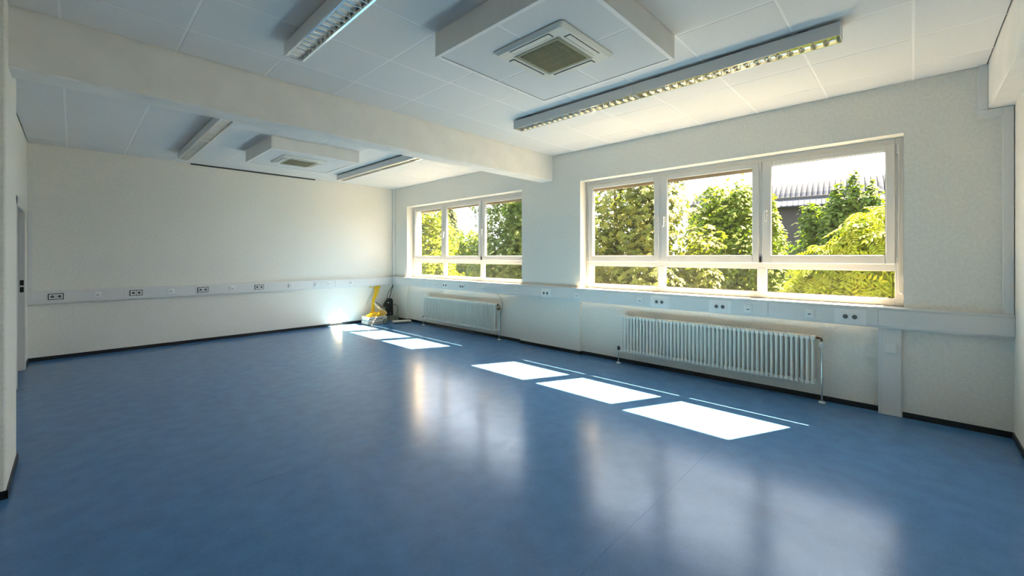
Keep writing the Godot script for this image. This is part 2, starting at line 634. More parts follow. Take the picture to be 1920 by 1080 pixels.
func build_door() -> void:
	var d := setting("door_1", "grey door in a white frame beside the end wall")
	var st := mb()
	for z in [[-8.575, -8.47], [-7.37, -7.265]]:
		bx(st, V(LX - 0.002, 0, z[0]), V(LX + 0.012, 2.19, z[1]), 0.003)
	bx(st, V(LX - 0.002, 2.095, -8.575), V(LX + 0.012, 2.19, -7.265), 0.003)
	bx(st, V(LX - 0.12, 0, -8.482), V(LX + 0.01, 2.10, -8.455), 0.002)
	bx(st, V(LX - 0.12, 0, -7.385), V(LX + 0.01, 2.10, -7.358), 0.002)
	bx(st, V(LX - 0.12, 2.08, -8.47), V(LX + 0.01, 2.11, -7.37), 0.002)
	obj("frame", st, "upvc", d)
	st = mb()
	bx(st, V(LX - 0.095, 0.008, -8.452), V(LX - 0.052, 2.078, -7.388), 0.002)
	var leaf := obj("leaf", st, "door_leaf", d)
	for y in [0.25, 1.87]:
		st = mb()
		tube(st, [V(LX - 0.04, y - 0.05, -8.0), V(LX - 0.04, y + 0.05, -8.0)], 0.009, 10)
		bx(st, V(LX - 0.053, y - 0.045, -8.03), V(LX - 0.049, y + 0.045, -7.97))
		obj("hinge", st, "hardware", leaf)
	st = mb()
	bx(st, V(LX - 0.035, 1.03, -8.4555), V(LX + 0.0, 1.10, -8.452))
	bx(st, V(LX - 0.035, 1.12, -8.4555), V(LX + 0.0, 1.19, -8.452))
	obj("strike_plate", st, "steel_dark", d)
	# the corridor behind the leaf is closed off
	st = mb()
	bx(st, V(LX - 0.36, -0.25, -8.7), V(LX - 0.28, 2.4, -7.1))
	obj("backing", st, "hall_wall", d)

func strip(called: String, parts: Array) -> void:
	var st := mb()
	for p in parts:
		bx(st, p[0], p[1], 0.002)
	var o := obj(called, st, "skirting")
	o.set_meta("kind", "structure")

func build_baseboards() -> void:
	var h := 0.052
	var t := 0.010
	strip("baseboard_end", [[V(LX, 0, EZ), V(WX, h, EZ + t)]])
	strip("baseboard_right", [[V(LX, 0, RZ - t), V(WX, h, RZ)]])
	strip("baseboard_left", [[V(LX, 0, EZ), V(LX + t, h, -8.58)], [V(LX, 0, -7.26), V(LX + t, h, -4.75)], [V(LX, 0, -4.06), V(LX + t, h, RZ)], [V(LX, 0, -4.76), V(-0.292 + t, h, -4.75)], [V(-0.292, 0, -4.76), V(-0.292 + t, h, -4.05)], [V(LX, 0, -4.06), V(-0.292 + t, h, -4.05)]])
	strip("baseboard_window", [[V(WX - t, 0, -0.066), V(WX, h, RZ)], [V(NX - t, 0, -3.676), V(NX, h, -0.236)], [V(WX - t, 0, -4.932), V(WX, h, -3.666)], [V(NX - t, 0, -8.50), V(NX, h, -4.922)], [V(WX - t, 0, EZ), V(WX, h, -8.49)], [V(WX, 0, -8.50), V(NX, h, -8.49)], [V(WX - t, 0, -3.676), V(NX, h, -3.666)]])

# ---------------------------------------------------------------- cable ducts
func build_ducts() -> void:
	# parapet trunking along the window wall: base, lid sections, joints
	var t := thing("cable_trunking", "long white parapet cable trunking running under both windows", "trunking", V(0, 0, 0))
	var st := mb()
	bx(st, V(5.296, 0.822, EZ + 0.001), V(WX - 0.001, 1.008, RZ - 0.001), 0.004)
	obj("body", st, "trunking", t)
	st = mb()
	bx(st, V(5.290, 1.004, EZ + 0.001), V(WX - 0.001, 1.02, RZ - 0.001), 0.003)
	obj("top_edge", st, "trunking", t)
	var cuts := [EZ + 0.06, -7.3, -4.9, -3.665, -1.15, -0.235, RZ]
	for k in cuts.size() - 1:
		st = mb()
		bx(st, V(5.289, 0.842, cuts[k] + 0.001), V(5.30, 0.994, cuts[k + 1] - 0.001), 0.002)
		obj("lid", st, "trunking", t)
	t = thing("cable_trunking", "white parapet cable trunking along the end wall", "trunking")
	st = mb()
	bx(st, V(LX + 0.001, 0.818, EZ + 0.001), V(5.288, 1.008, EZ + 0.054), 0.004)
	obj("body", st, "trunking", t)
	cuts = [LX + 0.03, 0.55, 1.46, 2.6, 3.9, 5.24]
	for k in cuts.size() - 1:
		st = mb()
		bx(st, V(cuts[k] + 0.001, 0.838, EZ + 0.05), V(cuts[k + 1] - 0.001, 0.99, EZ + 0.06), 0.002)
		obj("lid", st, "trunking", t)
	# riser ducts
	t = thing("cable_duct", "white stepped cable duct rising beside the right wall", "cable duct")
	st = mb()
	bx(st, V(5.310, 1.02, 0.543), V(WX, 2.738, 0.602), 0.002)
	obj("lower_run", st, "trunking", t)
	st = mb()
	bx(st, V(5.311, 2.672, 0.402), V(WX, 2.738, 0.5425), 0.002)
	obj("cross_run", st, "trunking", t)
	st = mb()
	bx(st, V(5.310, 2.7385, 0.404), V(WX, CE - 0.001, 0.461), 0.002)
	obj("upper_run", st, "trunking", t)
	st = mb()
	bx(st, V(5.302, 1.02, -9.066), V(WX - 0.001, CE - 0.002, -9.02), 0.003)
	var o := obj("corner_duct", st, "trunking")
	tag(o, "slim vertical white duct in the corner between end wall and window wall", "cable duct")
	st = mb()
	bx(st, V(LX + 0.002, 1.008, EZ), V(LX + 0.05, 2.16, EZ + 0.02), 0.002)
	o = obj("mini_duct", st, "trunking")
	tag(o, "slim vertical white duct on the end wall beside the door", "cable duct")
	# boxed riser under the trunking with a switch plate
	t = thing("riser_box", "white boxed cable riser below the trunking near the right wall", "cable duct", V(0, 0, 0))
	st = mb()
	bx(st, V(5.330, 0, -0.236), V(NX, 0.822, -0.069), 0.002)
	obj("body", st, "trunking", t)
	st = mb()
	bx(st, V(5.322, 0.002, -0.212), V(5.331, 0.82, -0.075), 0.002)
	obj("lid", st, "trunking", t)
	t = thing("switch_plate", "white blank switch plate on the boxed cable riser", "switch", V(5.322, 0.632, -0.147))
	st = mb()
	bx(st, V(-0.010, -0.042, -0.042), V(0, 0.042, 0.042), 0.003)
	obj("plate", st, "plate", t)
	st = mb()
	bx(st, V(-0.016, -0.03, -0.032), V(-0.009, 0.03, 0.032), 0.003)
	obj("rocker", st, "socket_face", t)
	# dark rail at the top of the end wall
	st = mb()
	bx(st, V(1.40, CE - 0.022, EZ), V(3.50, CE - 0.001, EZ + 0.022), 0.003)
	o = obj("screen_rail", st, "steel_dark")
	tag(o, "thin dark rail along the top of the end wall", "rail")

# ---------------------------------------------------------------- ceiling units
func build_air_conditioning() -> void:
	var spots := [[1.812, 3.050, -2.503, -1.262, "in front of the ceiling beam"], [1.822, 3.052, -7.40, -6.185, "between the ceiling beam and the end wall"]]
	for s in spots:
		var yb := 2.95
		var t := thing("ceiling_box", "white boxed ceiling drop with tiled underside " + s[4], "ceiling box")
		var x0: float = s[0]
		var x1: float = s[1]
		var z0: float = s[2]
		var z1: float = s[3]
		var st := mb()
		for b in [[V(x0, yb, z0), V(x0 + 0.015, CE, z1)], [V(x1 - 0.015, yb, z0), V(x1, CE, z1)], [V(x0 + 0.015, yb, z0), V(x1 - 0.015, CE, z0 + 0.015)], [V(x0 + 0.015, yb, z1 - 0.015), V(x1 - 0.015, CE, z1)]]:
			st = mb()
			bx(st, b[0], b[1], 0.002)
			obj("side_panel", st, "smooth_paint", t)
		st = mb()
		for b in [[V(x0, yb - 0.003, z0), V(x0 + 0.03, yb + 0.001, z1)], [V(x1 - 0.03, yb - 0.003, z0), V(x1, yb + 0.001, z1)], [V(x0 + 0.03, yb - 0.003, z0), V(x1 - 0.03, yb + 0.001, z0 + 0.03)], [V(x0 + 0.03, yb - 0.003, z1 - 0.03), V(x1 - 0.03, yb + 0.001, z1)]]:
			bx(st, b[0], b[1], 0.001)
		obj("edge_trim", st, "grid_metal", t)
		tile_field(t, [x0 + 0.024, (x0 + x1) / 2, x1 - 0.024], [z0 + 0.024, (z0 + z1) / 2, z1 - 0.024], yb + 0.001)
		# cassette
		var c := thing("air_conditioner", "square ceiling air conditioner cassette with olive grille, " + s[4], "air conditioner", V((x0 + x1) / 2 - 0.065, yb, (z0 + z1) / 2 + 0.03))
		st = mb()
		var prof := [[0.31, -0.001], [0.31, -0.008], [0.285, -0.026], [0.0, -0.026]]
		var loop := []
		for k in prof.size():
			var ring := []
			var hw: float = prof[k][0]
			var r := 0.03 if hw > 0.0 else 0.0
			for q in 4:
				var cx := (1.0 if q in [0, 3] else -1.0) * (hw - r)
				var cz := (1.0 if q in [0, 1] else -1.0) * (hw - r)
				for j in 5:
					var a := deg_to_rad(90.0 * q + 22.5 * j)
					ring.append(V(cx + cos(a) * r, prof[k][1], cz + sin(a) * r))
			loop.append(ring)
		for k in 3:
			for j in 20:
				var a: Vector3 = loop[k][j]
				var b: Vector3 = loop[k][(j + 1) % 20]
				var d: Vector3 = loop[k + 1][(j + 1) % 20]
				var e: Vector3 = loop[k + 1][j]
				var n := (b - a).cross(e - a).normalized()
				if k == 2:
					n = Vector3.DOWN
				elif n.dot(V(a.x, -0.2, a.z)) < 0:
					n = -n
				if k < 2:
					quad(st, a, b, d, e, n)
				else:
					tri(st, a, b, V(0, -0.026, 0), n)
		obj("panel", st, "ac_panel", c)
		st = mb()
		bx(st, V(-0.195, -0.030, -0.195), V(0.195, -0.0262, 0.195), 0.003)
		var gr := obj("grille", st, "ac_grille_edge", c)
		st = mb()
		for k in 27:
			var z := -0.162 + 0.324 * k / 26.0
			bx(st, V(-0.165, -0.034, z - 0.004), V(0.165, -0.0298, z + 0.004))
		for k in 5:
			var x := -0.165 + 0.33 * k / 4.0
			bx(st, V(x - 0.003, -0.0345, -0.165), V(x + 0.003, -0.0298, 0.165))
		obj("grille_bars", st, "ac_grille", gr)
		for q in 4:
			var turn := Basis(Vector3.UP, PI / 2 * q)
			st = mb()
			bx(st, V(-0.175, -0.0272, 0.222), V(0.175, -0.0255, 0.272))
			var slot := obj("air_slot", st, "dark_slot", c)
			slot.basis = turn
			st = mb()
			bx(st, V(-0.169, -0.031, 0.229), V(0.169, -0.0268, 0.268), 0.003)
			var flap := obj("flap", st, "ac_panel", slot)
			flap.name = "flap"
			st = mb()
			bx(st, V(-0.20, -0.0268, 0.2035), V(0.20, -0.0255, 0.2055))
			var line := obj("panel_joint", st, "trunking_joint", c)
			line.basis = turn

func make_light() -> Node3D:
	# one louvred luminaire, 1.53 m along z, origin at the middle of its underside
	var t := Node3D.new()
	var L := 1.530
	var hw := 0.0725
	var st := mb()
	bx(st, V(-hw, 0.0, -L / 2), V(-hw + 0.004, 0.092, L / 2), 0.001)
	bx(st, V(hw - 0.004, 0.0, -L / 2), V(hw, 0.092, L / 2), 0.001)
	bx(st, V(-hw + 0.004, 0.086, -L / 2), V(hw - 0.004, 0.092, L / 2))
	bx(st, V(-hw + 0.004, 0.0, -L / 2), V(hw - 0.004, 0.086, -L / 2 + 0.004))
	bx(st, V(-hw + 0.004, 0.0, L / 2 - 0.004), V(hw - 0.004, 0.086, L / 2))
	obj("housing", st, "housing", t)
	st = mb()
	for z in [-0.55, 0.55]:
		st = mb()
		bx(st, V(-0.04, 0.092, z - 0.03), V(0.04, 0.112, z + 0.03))
		obj("spacer", st, "steel_dark", t)
	st = mb()
	for s in [-1.0, 1.0]:
		bx(st, V(s * (hw - 0.004), -0.001, -L / 2 + 0.005), V(s * (hw - 0.019), 0.003, L / 2 - 0.005))
		# curved side mirror
		var last := V(s * (hw - 0.019), 0.002, 0)
		for k in 6:
			var u := (k + 1) / 6.0
			var p := V(s * lerpf(hw - 0.019, 0.012, u * u * 0.9 + 0.1 * u), 0.002 + 0.066 * sqrt(u), 0)
			var n := V(-s * (p.y - last.y), -absf(p.x - last.x), 0).normalized()
			quad(st, last + V(0, 0, -L / 2 + 0.006), last + V(0, 0, L / 2 - 0.006), p + V(0, 0, L / 2 - 0.006), p + V(0, 0, -L / 2 + 0.006), n)
			last = p
	obj("side_mirror", st, "reflector", t)
	st = mb()
	tube(st, [V(0, 0.055, -L / 2 + 0.03), V(0, 0.055, L / 2 - 0.03)], 0.009, 10)
	obj("fluorescent_tube", st, "lamp_glass", t)
	st = mb()
	# cross blade: wedge that widens upwards
	for k in 4:
		var y0 := 0.003 + 0.0095 * k
		var y1 := y0 + 0.0095
		var w0 := 0.002 + 0.0014 * k * k * 0.7
		var w1 := 0.002 + 0.0014 * (k + 1) * (k + 1) * 0.7
		var x0 := hw - 0.020 - 0.05 * pow(k / 4.0, 2.0) * 0.5
		var x1 := hw - 0.020 - 0.05 * pow((k + 1) / 4.0, 2.0) * 0.5
		for s in [-1.0, 1.0]:
			quad(st, V(-x0, y0, s * w0), V(x0, y0, s * w0), V(x1, y1, s * w1), V(-x1, y1, s * w1), V(0, -(w1 - w0), s * 0.0095).normalized())
	quad(st, V(-0.0525, 0.003, -0.002), V(0.0525, 0.003, -0.002), V(0.0525, 0.003, 0.002), V(-0.0525, 0.003, 0.002), Vector3.DOWN)
	var blade := st.commit()
	blade.surface_set_material(0, M["reflector"])
	for k in 21:
		copy_mesh("louvre_blade", blade, V(0, 0, -L / 2 + 0.028 + (L - 0.056) * k / 20.0), t)
	return t

func build_lights() -> void:
	var proto := make_light()
	var rows := [
		[1.163, -1.885, "door-side louvred ceiling light before the beam, "],
		[3.672, -1.885, "window-side louvred ceiling light before the beam, "],
		[1.182, -6.71, "door-side louvred ceiling light behind the beam, "],
		[3.668, -6.71, "window-side louvred ceiling light behind the beam, "]]
	for r in rows:
		for half in [-1.0, 1.0]:
			var o := proto.duplicate()
			o.name = numbered("ceiling_light")
			add_child(o)
			o.position = V(r[0], CE - 0.112, r[1] + half * 0.766)
			var z_end := "half nearer the right wall" if half > 0 else "half nearer the beam"
			if r[1] < -4.0:
				z_end = "half nearer the beam" if half > 0 else "half nearer the end wall"
			tag(o, r[2] + z_end, "ceiling light", "louvred ceiling lights")
	proto.free()

# ---------------------------------------------------------------- radiators
func build_radiators() -> void:
	var list := [[-2.945, -0.720, 48, 0.172, 0.690, "long white column radiator under the window beside the right wall"], [-7.715, -5.440, 49, 0.135, 0.655, "white column radiator under the window next to the end wall"]]
	for k in list.size():
		var a = list[k]
		var t := thing("radiator", a[5], "radiator")
		var xc := 5.305
		var y0: float = a[3]
		var y1: float = a[4]
		var n: int = a[2]
		var pitch: float = (a[1] - a[0]) / n
		# one column element: headers top and bottom, two tubes
		var st := mb()
		for x in [-0.034, 0.034]:
			tube(st, [V(x, y0 + 0.012, 0), V(x, y0 + 0.045, 0), V(x, y1 - 0.045, 0), V(x, y1 - 0.012, 0)], 0.0125, 10)
		for y in [y0 + 0.03, y1 - 0.03]:
			tube(st, [V(-0.046, y, 0), V(0.046, y, 0)], 0.020, 10)
			tube(st, [V(0, y, -pitch / 2), V(0, y, pitch / 2)], 0.021, 10, false)
		var column := st.commit()
		column.surface_set_material(0, M["radiator_paint"])
		for j in n:
			copy_mesh("column", column, V(xc, 0, a[0] + pitch * (j + 0.5)), t)
		st = mb()
		for z in [a[0] + 0.25, a[1] - 0.25]:
			bx(st, V(xc + 0.02, y0 + 0.02, z - 0.012), V(NX - 0.001, y0 + 0.05, z + 0.012))
			bx(st, V(xc + 0.02, y1 - 0.05, z - 0.012), V(NX - 0.001, y1 - 0.02, z + 0.012))
		obj("bracket", st, "radiator_paint", t)
		# supply side
		var zr: float = a[1]
		st = mb()
		tube(st, [V(xc, y1 - 0.03, zr), V(xc, y1 - 0.03, zr + 0.03)], 0.012, 10)
		tube(st, bez([V(xc, y1 - 0.03, zr + 0.02), V(xc, y1 - 0.034, zr + 0.042), V(xc, y1 - 0.06, zr + 0.05)], 6), 0.010, 8)
		var valve := obj("valve", st, "brass", t)
		st = mb()
		lathe(st, V(xc - 0.012, y1 - 0.095, zr + 0.05), V(-1, 0, 0), [[-0.03, 0.0], [-0.03, 0.022], [0.02, 0.027], [0.028, 0.022], [0.028, 0.0]], 16)
		obj("valve_head", st, "hardware" if k == 0 else "brass", valve)
		st = mb()
		tube(st, [V(xc, y1 - 0.09, zr + 0.05), V(xc, 0.0, zr + 0.05)], 0.0085, 10)
		obj("pipe", st, "chrome", t)
		st = mb()
		lathe(st, V(xc, 0.0, zr + 0.05), Vector3.UP, [[0.0, 0.032], [0.010, 0.028], [0.014, 0.009]], 18)
		obj("floor_rosette", st, "plate", t)
		# return side
		var zl: float = a[0]
		st = mb()
		tube(st, [V(xc, y0 + 0.03, zl), V(xc, y0 + 0.03, zl - 0.045)], 0.011, 10)
		bx(st, V(xc - 0.016, y0 + 0.012, zl - 0.062), V(xc + 0.016, y0 + 0.066, zl - 0.034), 0.004)
		obj("return_valve", st, "steel_dark", t)
		st = mb()
		tube(st, [V(xc, y0 + 0.02, zl - 0.048), V(xc, 0.0, zl - 0.048)], 0.008, 10)
		obj("pipe", st, "chrome", t)
		st = mb()
		lathe(st, V(xc, 0.0, zl - 0.048), Vector3.UP, [[0.0, 0.032], [0.010, 0.028], [0.014, 0.009]], 18)
		obj("floor_rosette", st, "plate", t)
		if k == 1:
			st = mb()
			tube(st, bez([V(5.34, 0.818, -5.48), V(5.335, 0.77, -5.40), V(5.33, 0.66, -5.33), V(5.33, 0.5, -5.36), V(5.31, 0.38, -5.385), V(5.315, 0.32, -5.375)], 24), 0.0035, 6)
			obj("sensor_cable", st, "steel_dark", t)

# ---------------------------------------------------------------- outlets: local x along the wall, y up, z out of the wall
func double_socket(frame: String, plate_w: float) -> Node3D:
	var t := Node3D.new()
	var st := mb()
	var y := 0.0
	if plate_w > 0.0:
		bx(st, V(-plate_w / 2, -0.074, 0), V(plate_w / 2, 0.074, 0.003), 0.001)
		obj("backing_plate", st, "plate", t)
		y = 0.003
		st = mb()
	bx(st, V(-0.078, -0.0445, y), V(0.078, 0.0445, y + 0.009), 0.003)
	obj("frame", st, frame, t)
	for s in [-1.0, 1.0]:
		st = mb()
		var c := V(s * 0.0355, 0, y)
		bx(st, c + V(-0.033, -0.035, 0.006), c + V(0.033, 0.035, 0.0125), 0.002)
		var face := obj("socket_insert", st, "socket_face", t)
		st = mb()
		lathe(st, c + V(0, 0, 0.0125), V(0, 0, 1), [[0.0004, 0.0215], [0.0012, 0.0205], [0.0008, 0.0]], 20)
		var well := obj("socket_well", st, "socket_hole", face)
		well.name = "socket_well"
		st = mb()
		for q in [-1.0, 1.0]:
			lathe(st, c + V(q * 0.0095, 0, 0.0135), V(0, 0, 1), [[0.0006, 0.0032], [0.0006, 0.0]], 8)
			bx(st, c + V(-0.003, q * 0.0185 - 0.003, 0.0132), c + V(0.003, q * 0.0185 + 0.003, 0.0146))
		obj("contacts", st, "dark_slot", face)
	return t

func data_outlet(round_hole := false) -> Node3D:
	var t := Node3D.new()
	var st := mb()
	bx(st, V(-0.041, -0.041, 0), V(0.041, 0.041, 0.010), 0.003)
	obj("frame", st, "plate", t)
	st = mb()
	bx(st, V(-0.028, -0.028, 0.008), V(0.028, 0.028, 0.016), 0.004)
	var face := obj("cover", st, "socket_face", t)
	st = mb()
	if round_hole:
		lathe(st, V(0, 0, 0.016), V(0, 0, 1), [[0.0, 0.012], [0.003, 0.011], [0.003, 0.0]], 16)
	else:
		bx(st, V(-0.012, -0.010, 0.015), V(0.012, -0.001, 0.0168))
	obj("port", st, "socket_hole" if round_hole else "dark_slot", face)
	return t

func put_outlet(o: Node3D, called: String, at: Vector3, turn: float, label: String, category: String, group: String) -> void:
	o.name = numbered(called)
	add_child(o)
	o.position = at
	o.rotation.y = turn
	tag(o, label, category, group)

func build_sockets() -> void:
	var wx := 5.2885
	var wt := -PI / 2        # +z of the outlet points to -x
	var near := [
		["d", -0.443, 0.247, "white double socket on a pale plate, nearest the right wall"],
		["n", -0.772, 0.0, "square data outlet on window trunking, first from the right wall"],
		["n", -1.346, 0.0, "square data outlet on window trunking, second from the right wall"],
		["d", -1.647, 0.250, "white double socket on a pale plate, over the radiator's middle"],
		["d", -2.386, 0.250, "white double socket on a pale plate, next to a data outlet above the long radiator"],
		["n", -2.657, 0.0, "square data outlet on window trunking, third from the right wall"],
		["n", -3.687, 0.0, "square data outlet at the right edge of the pillar"],
		["d", -4.291, 0.19, "white double socket in the middle of the pillar"],
		["n", -4.934, 0.0, "square data outlet at the left edge of the pillar"],
		["n", -5.787, 0.0, "square data outlet above the valve end of the end-wall-side radiator"],
		["d", -6.425, 0.0, "white double socket over the end-wall-side radiator, nearer the pillar"],
		["d", -6.961, 0.0, "white double socket over the end-wall-side radiator, nearer the end wall"],
		["r", -7.26, 0.0, "small round outlet over the end-wall-side radiator, next to a double socket"],
		["r", -7.578, 0.0, "small round outlet on window trunking, nearest the end wall"]]
	for a in near:
		var o := double_socket("plate", a[2]) if a[0] == "d" else data_outlet(a[0] == "r")
		put_outlet(o, "power_socket" if a[0] == "d" else "data_outlet", V(wx, 0.908, a[1]), wt, a[3], "socket", "outlets on the window trunking")
	var far := [
		["d", -0.180, "black-framed double socket on end wall trunking, first from the door"],
		["n", 0.251, "data outlet on end wall trunking, first from the door"],
		["d", 0.692, "black-framed double socket on end wall trunking, second from the door"],
		["n", 1.128, "data outlet on end wall trunking, second from the door"],
		["d", 1.568, "black-framed double socket on end wall trunking, third from the door"],
		["n", 2.008, "data outlet on end wall trunking, third from the door"],
		["d", 2.445, "black-framed double socket on end wall trunking, fourth from the door"],
		["n", 3.005, "data outlet on end wall trunking, fourth from the door"],
		["n", 3.504, "data outlet on end wall trunking, fifth from the door"],
		["n", 3.776, "data outlet on end wall trunking, sixth from the door"],
		["r", 4.253, "round outlet on end wall trunking, nearest the window corner"]]
	for a in far:
		var o := double_socket("black_plastic", 0.0) if a[0] == "d" else data_outlet(a[0] == "r")
		put_outlet(o, "power_socket" if a[0] == "d" else "data_outlet", V(a[1], 0.918, EZ + 0.0605), 0.0, a[2], "socket", "outlets on the end wall trunking")

# ---------------------------------------------------------------- things in the far corner
func build_corner() -> void:
	# two stacked white boxes
	for k in 2:
		var t := thing("network_box", ["flat white network box on the floor in the corner", "flat white network box on top of another, under yellow cables"][k], "network box", V(4.66, 0.083 * k, -8.72))
		var st := mb()
		bx(st, V(-0.235 + 0.01 * k, 0.006, -0.15), V(0.215 + 0.01 * k, 0.080, 0.14), 0.006)
		obj("body", st, "device_white", t)
		st = mb()
		for x in [-0.2, 0.18]:
			for z in [-0.12, 0.11]:
				bx(st, V(x - 0.012, 0, z - 0.012), V(x + 0.012, 0.007, z + 0.012))
		obj("feet", st, "black_plastic", t)
		st = mb()
		for j in 12:
			bx(st, V(-0.19 + 0.027 * j, 0.03, 0.139), V(-0.172 + 0.027 * j, 0.05, 0.1415))
		obj("ports", st, "dark_slot", t)
	# bundle of yellow cables hanging from the trunking
	var b := thing("cable_bundle", "yellow network cables hanging from the trunking and heaped on white boxes", "cable bundle")
	for k in 9:
		var u := k / 8.0
		var st := mb()
		var top := V(4.84 + 0.15 * u, 0.812, EZ + 0.02 + 0.03 * (k % 3))
		if k == 8:
			top = V(4.70, 0.812, EZ + 0.03)
		var j := rng.randf_range(-0.01, 0.01)
		tube(st, bez([top, V(4.80 + 0.10 * u + j, 0.70, -8.98), V(4.715 + 0.055 * u, 0.50 + j, -8.92), V(4.665 + 0.06 * u, 0.33, -8.86 + j), V(4.60 + 0.08 * u, 0.20 + 0.012 * (k % 4), -8.79)], 20), 0.0095, 7)
		obj("cable", st, "yellow_cable", b)
	# coiled slack of the cables lying on the boxes
	for k in 10:
		var st := mb()
		var pts := []
		var cx := 4.54 + 0.032 * k
		var cz := -8.70 + 0.012 * (k % 3)
		var ph := rng.randf() * TAU
		for s in 27:
			var a := TAU * s / 24.0 + ph
			var lift := 0.5 + 0.5 * sin(a * 1.0 + k)
			pts.append(V(cx + cos(a) * (0.07 + 0.008 * (k % 4)), 0.178 + 0.10 * lift * (0.6 + 0.06 * (k % 5)), cz + sin(a) * 0.10))
		tube(st, pts, 0.0085, 6)
		obj("cable_loop", st, "yellow_cable", b)
	var st := mb()
	tube(st, bez([V(4.69, 0.45, -8.80), V(4.73, 0.39, -8.76), V(4.80, 0.30, -8.72), V(4.90, 0.255, -8.70), V(4.95, 0.19, -8.70)], 18), 0.016, 8)
	obj("cream_cable", st, "cream_plastic", b)
	# small green reel in front of the boxes
	st = mb()
	var ring := []
	for s in 21:
		ring.append(V(4.80 + cos(TAU * s / 20.0) * 0.042, 0.062 + sin(TAU * s / 20.0) * 0.042, -8.50))
	tube(st, ring, 0.013, 8, false)
	var reel := thing("cable_reel", "small dark green ring-shaped reel leaning on the white boxes", "reel")
	obj("ring", st, "teal_plastic", reel)
	st = mb()
	tube(st, [V(4.80, 0.062, -8.52), V(4.80, 0.062, -8.48)], 0.012, 10)
	bx(st, V(4.762, 0.055, -8.505), V(4.838, 0.068, -8.495))
	obj("hub", st, "black_plastic", reel)
	# grey box with the black power supply standing on it
	var g := thing("grey_box", "low grey-green box on the floor in the corner", "box", V(5.205, 0, -8.90))
	st = mb()
	bx(st, V(-0.12, 0, -0.10), V(0.12, 0.115, 0.10), 0.008)
	obj("body", st, "device_grey", g)
	st = mb()
	bx(st, V(-0.122, 0.085, -0.102), V(0.122, 0.119, 0.102), 0.006)
	obj("lid", st, "device_grey", g)
	var p := thing("power_supply", "black power supply with handle hanging in the corner above the grey box", "power supply")
	st = mb()
	# tapered housing: wide low body, sloped shoulder towards the wall
	var prof := [V(4.985, 0.36, 0), V(5.02, 0.42, 0), V(5.10, 0.52, 0), V(5.15, 0.52, 0), V(5.185, 0.47, 0), V(5.19, 0.122, 0), V(5.065, 0.122, 0), V(5.05, 0.30, 0)]
	var mid := V(5.11, 0.34, 0)
	for k in prof.size():
		var a: Vector3 = prof[k]
		var d: Vector3 = prof[(k + 1) % prof.size()]
		var n := V(-(d.y - a.y), d.x - a.x, 0).normalized()
		if n.dot((a + d) / 2 - mid) < 0:
			n = -n
		quad(st, a + V(0, 0, -8.94), d + V(0, 0, -8.94), d + V(0, 0, -8.83), a + V(0, 0, -8.83), n)
		tri(st, a + V(0, 0, -8.83), d + V(0, 0, -8.83), mid + V(0, 0, -8.82), V(0, 0, 1))
		tri(st, a + V(0, 0, -8.94), d + V(0, 0, -8.94), mid + V(0, 0, -8.95), V(0, 0, -1))
	obj("housing", st, "black_plastic", p)
	st = mb()
	bx(st, V(5.045, 0.415, -8.829), V(5.085, 0.435, -8.822), 0.002)
	bx(st, V(5.10, 0.17, -8.829), V(5.125, 0.185, -8.822), 0.002)
	obj("badge", st, "device_white", p)
	st = mb()
	tube(st, bez([V(5.12, 0.51, -8.88), V(5.20, 0.68, -8.93), V(5.26, 0.78, -8.97), V(5.272, 0.83, -8.985)], 14), 0.008, 7)
	obj("lead", st, "black_plastic", p)
	st = mb()
	tube(st, bez([V(5.05, 0.47, -8.88), V(5.11, 0.64, -8.92), V(5.24, 0.77, -8.97), V(5.27, 0.83, -8.985)], 14), 0.006, 7)
	obj("lead", st, "black_plastic", p)
	st = mb()
	tube(st, bez([V(5.18, 0.36, -8.86), V(5.24, 0.37, -8.82), V(5.295, 0.30, -8.80), V(5.30, 0.22, -8.82), V(5.29, 0.13, -8.83)], 16), 0.007, 7)
	obj("lead", st, "black_plastic", p)
	st = mb()
	tube(st, bez([V(5.0, 0.36, -8.85), V(4.90, 0.34, -8.80), V(4.80, 0.42, -8.80), V(4.75, 0.46, -8.83)], 16), 0.008, 7)
	obj("lead", st, "black_plastic", p)
	# flat white patch panel lying on the floor
	var pp := thing("patch_panel", "flat white patch panel with a row of dark ports lying on the floor", "patch panel", V(5.135, 0, -8.36))
	pp.rotation.y = deg_to_rad(-24)
	st = mb()
	bx(st, V(-0.20, 0.012, -0.09), V(0.20, 0.052, 0.085), 0.005)
	obj("body", st, "device_white", pp)
	st = mb()
	bx(st, V(-0.195, 0, -0.085), V(0.195, 0.013, 0.08))
	obj("base", st, "black_plastic", pp)
	st = mb()
	for j in 16:
		bx(st, V(-0.185 + 0.0235 * j, 0.014, 0.083), V(-0.172 + 0.0235 * j, 0.036, 0.0865))
	obj("ports", st, "dark_slot", pp)

# ---------------------------------------------------------------- outside
const GY := -3.4

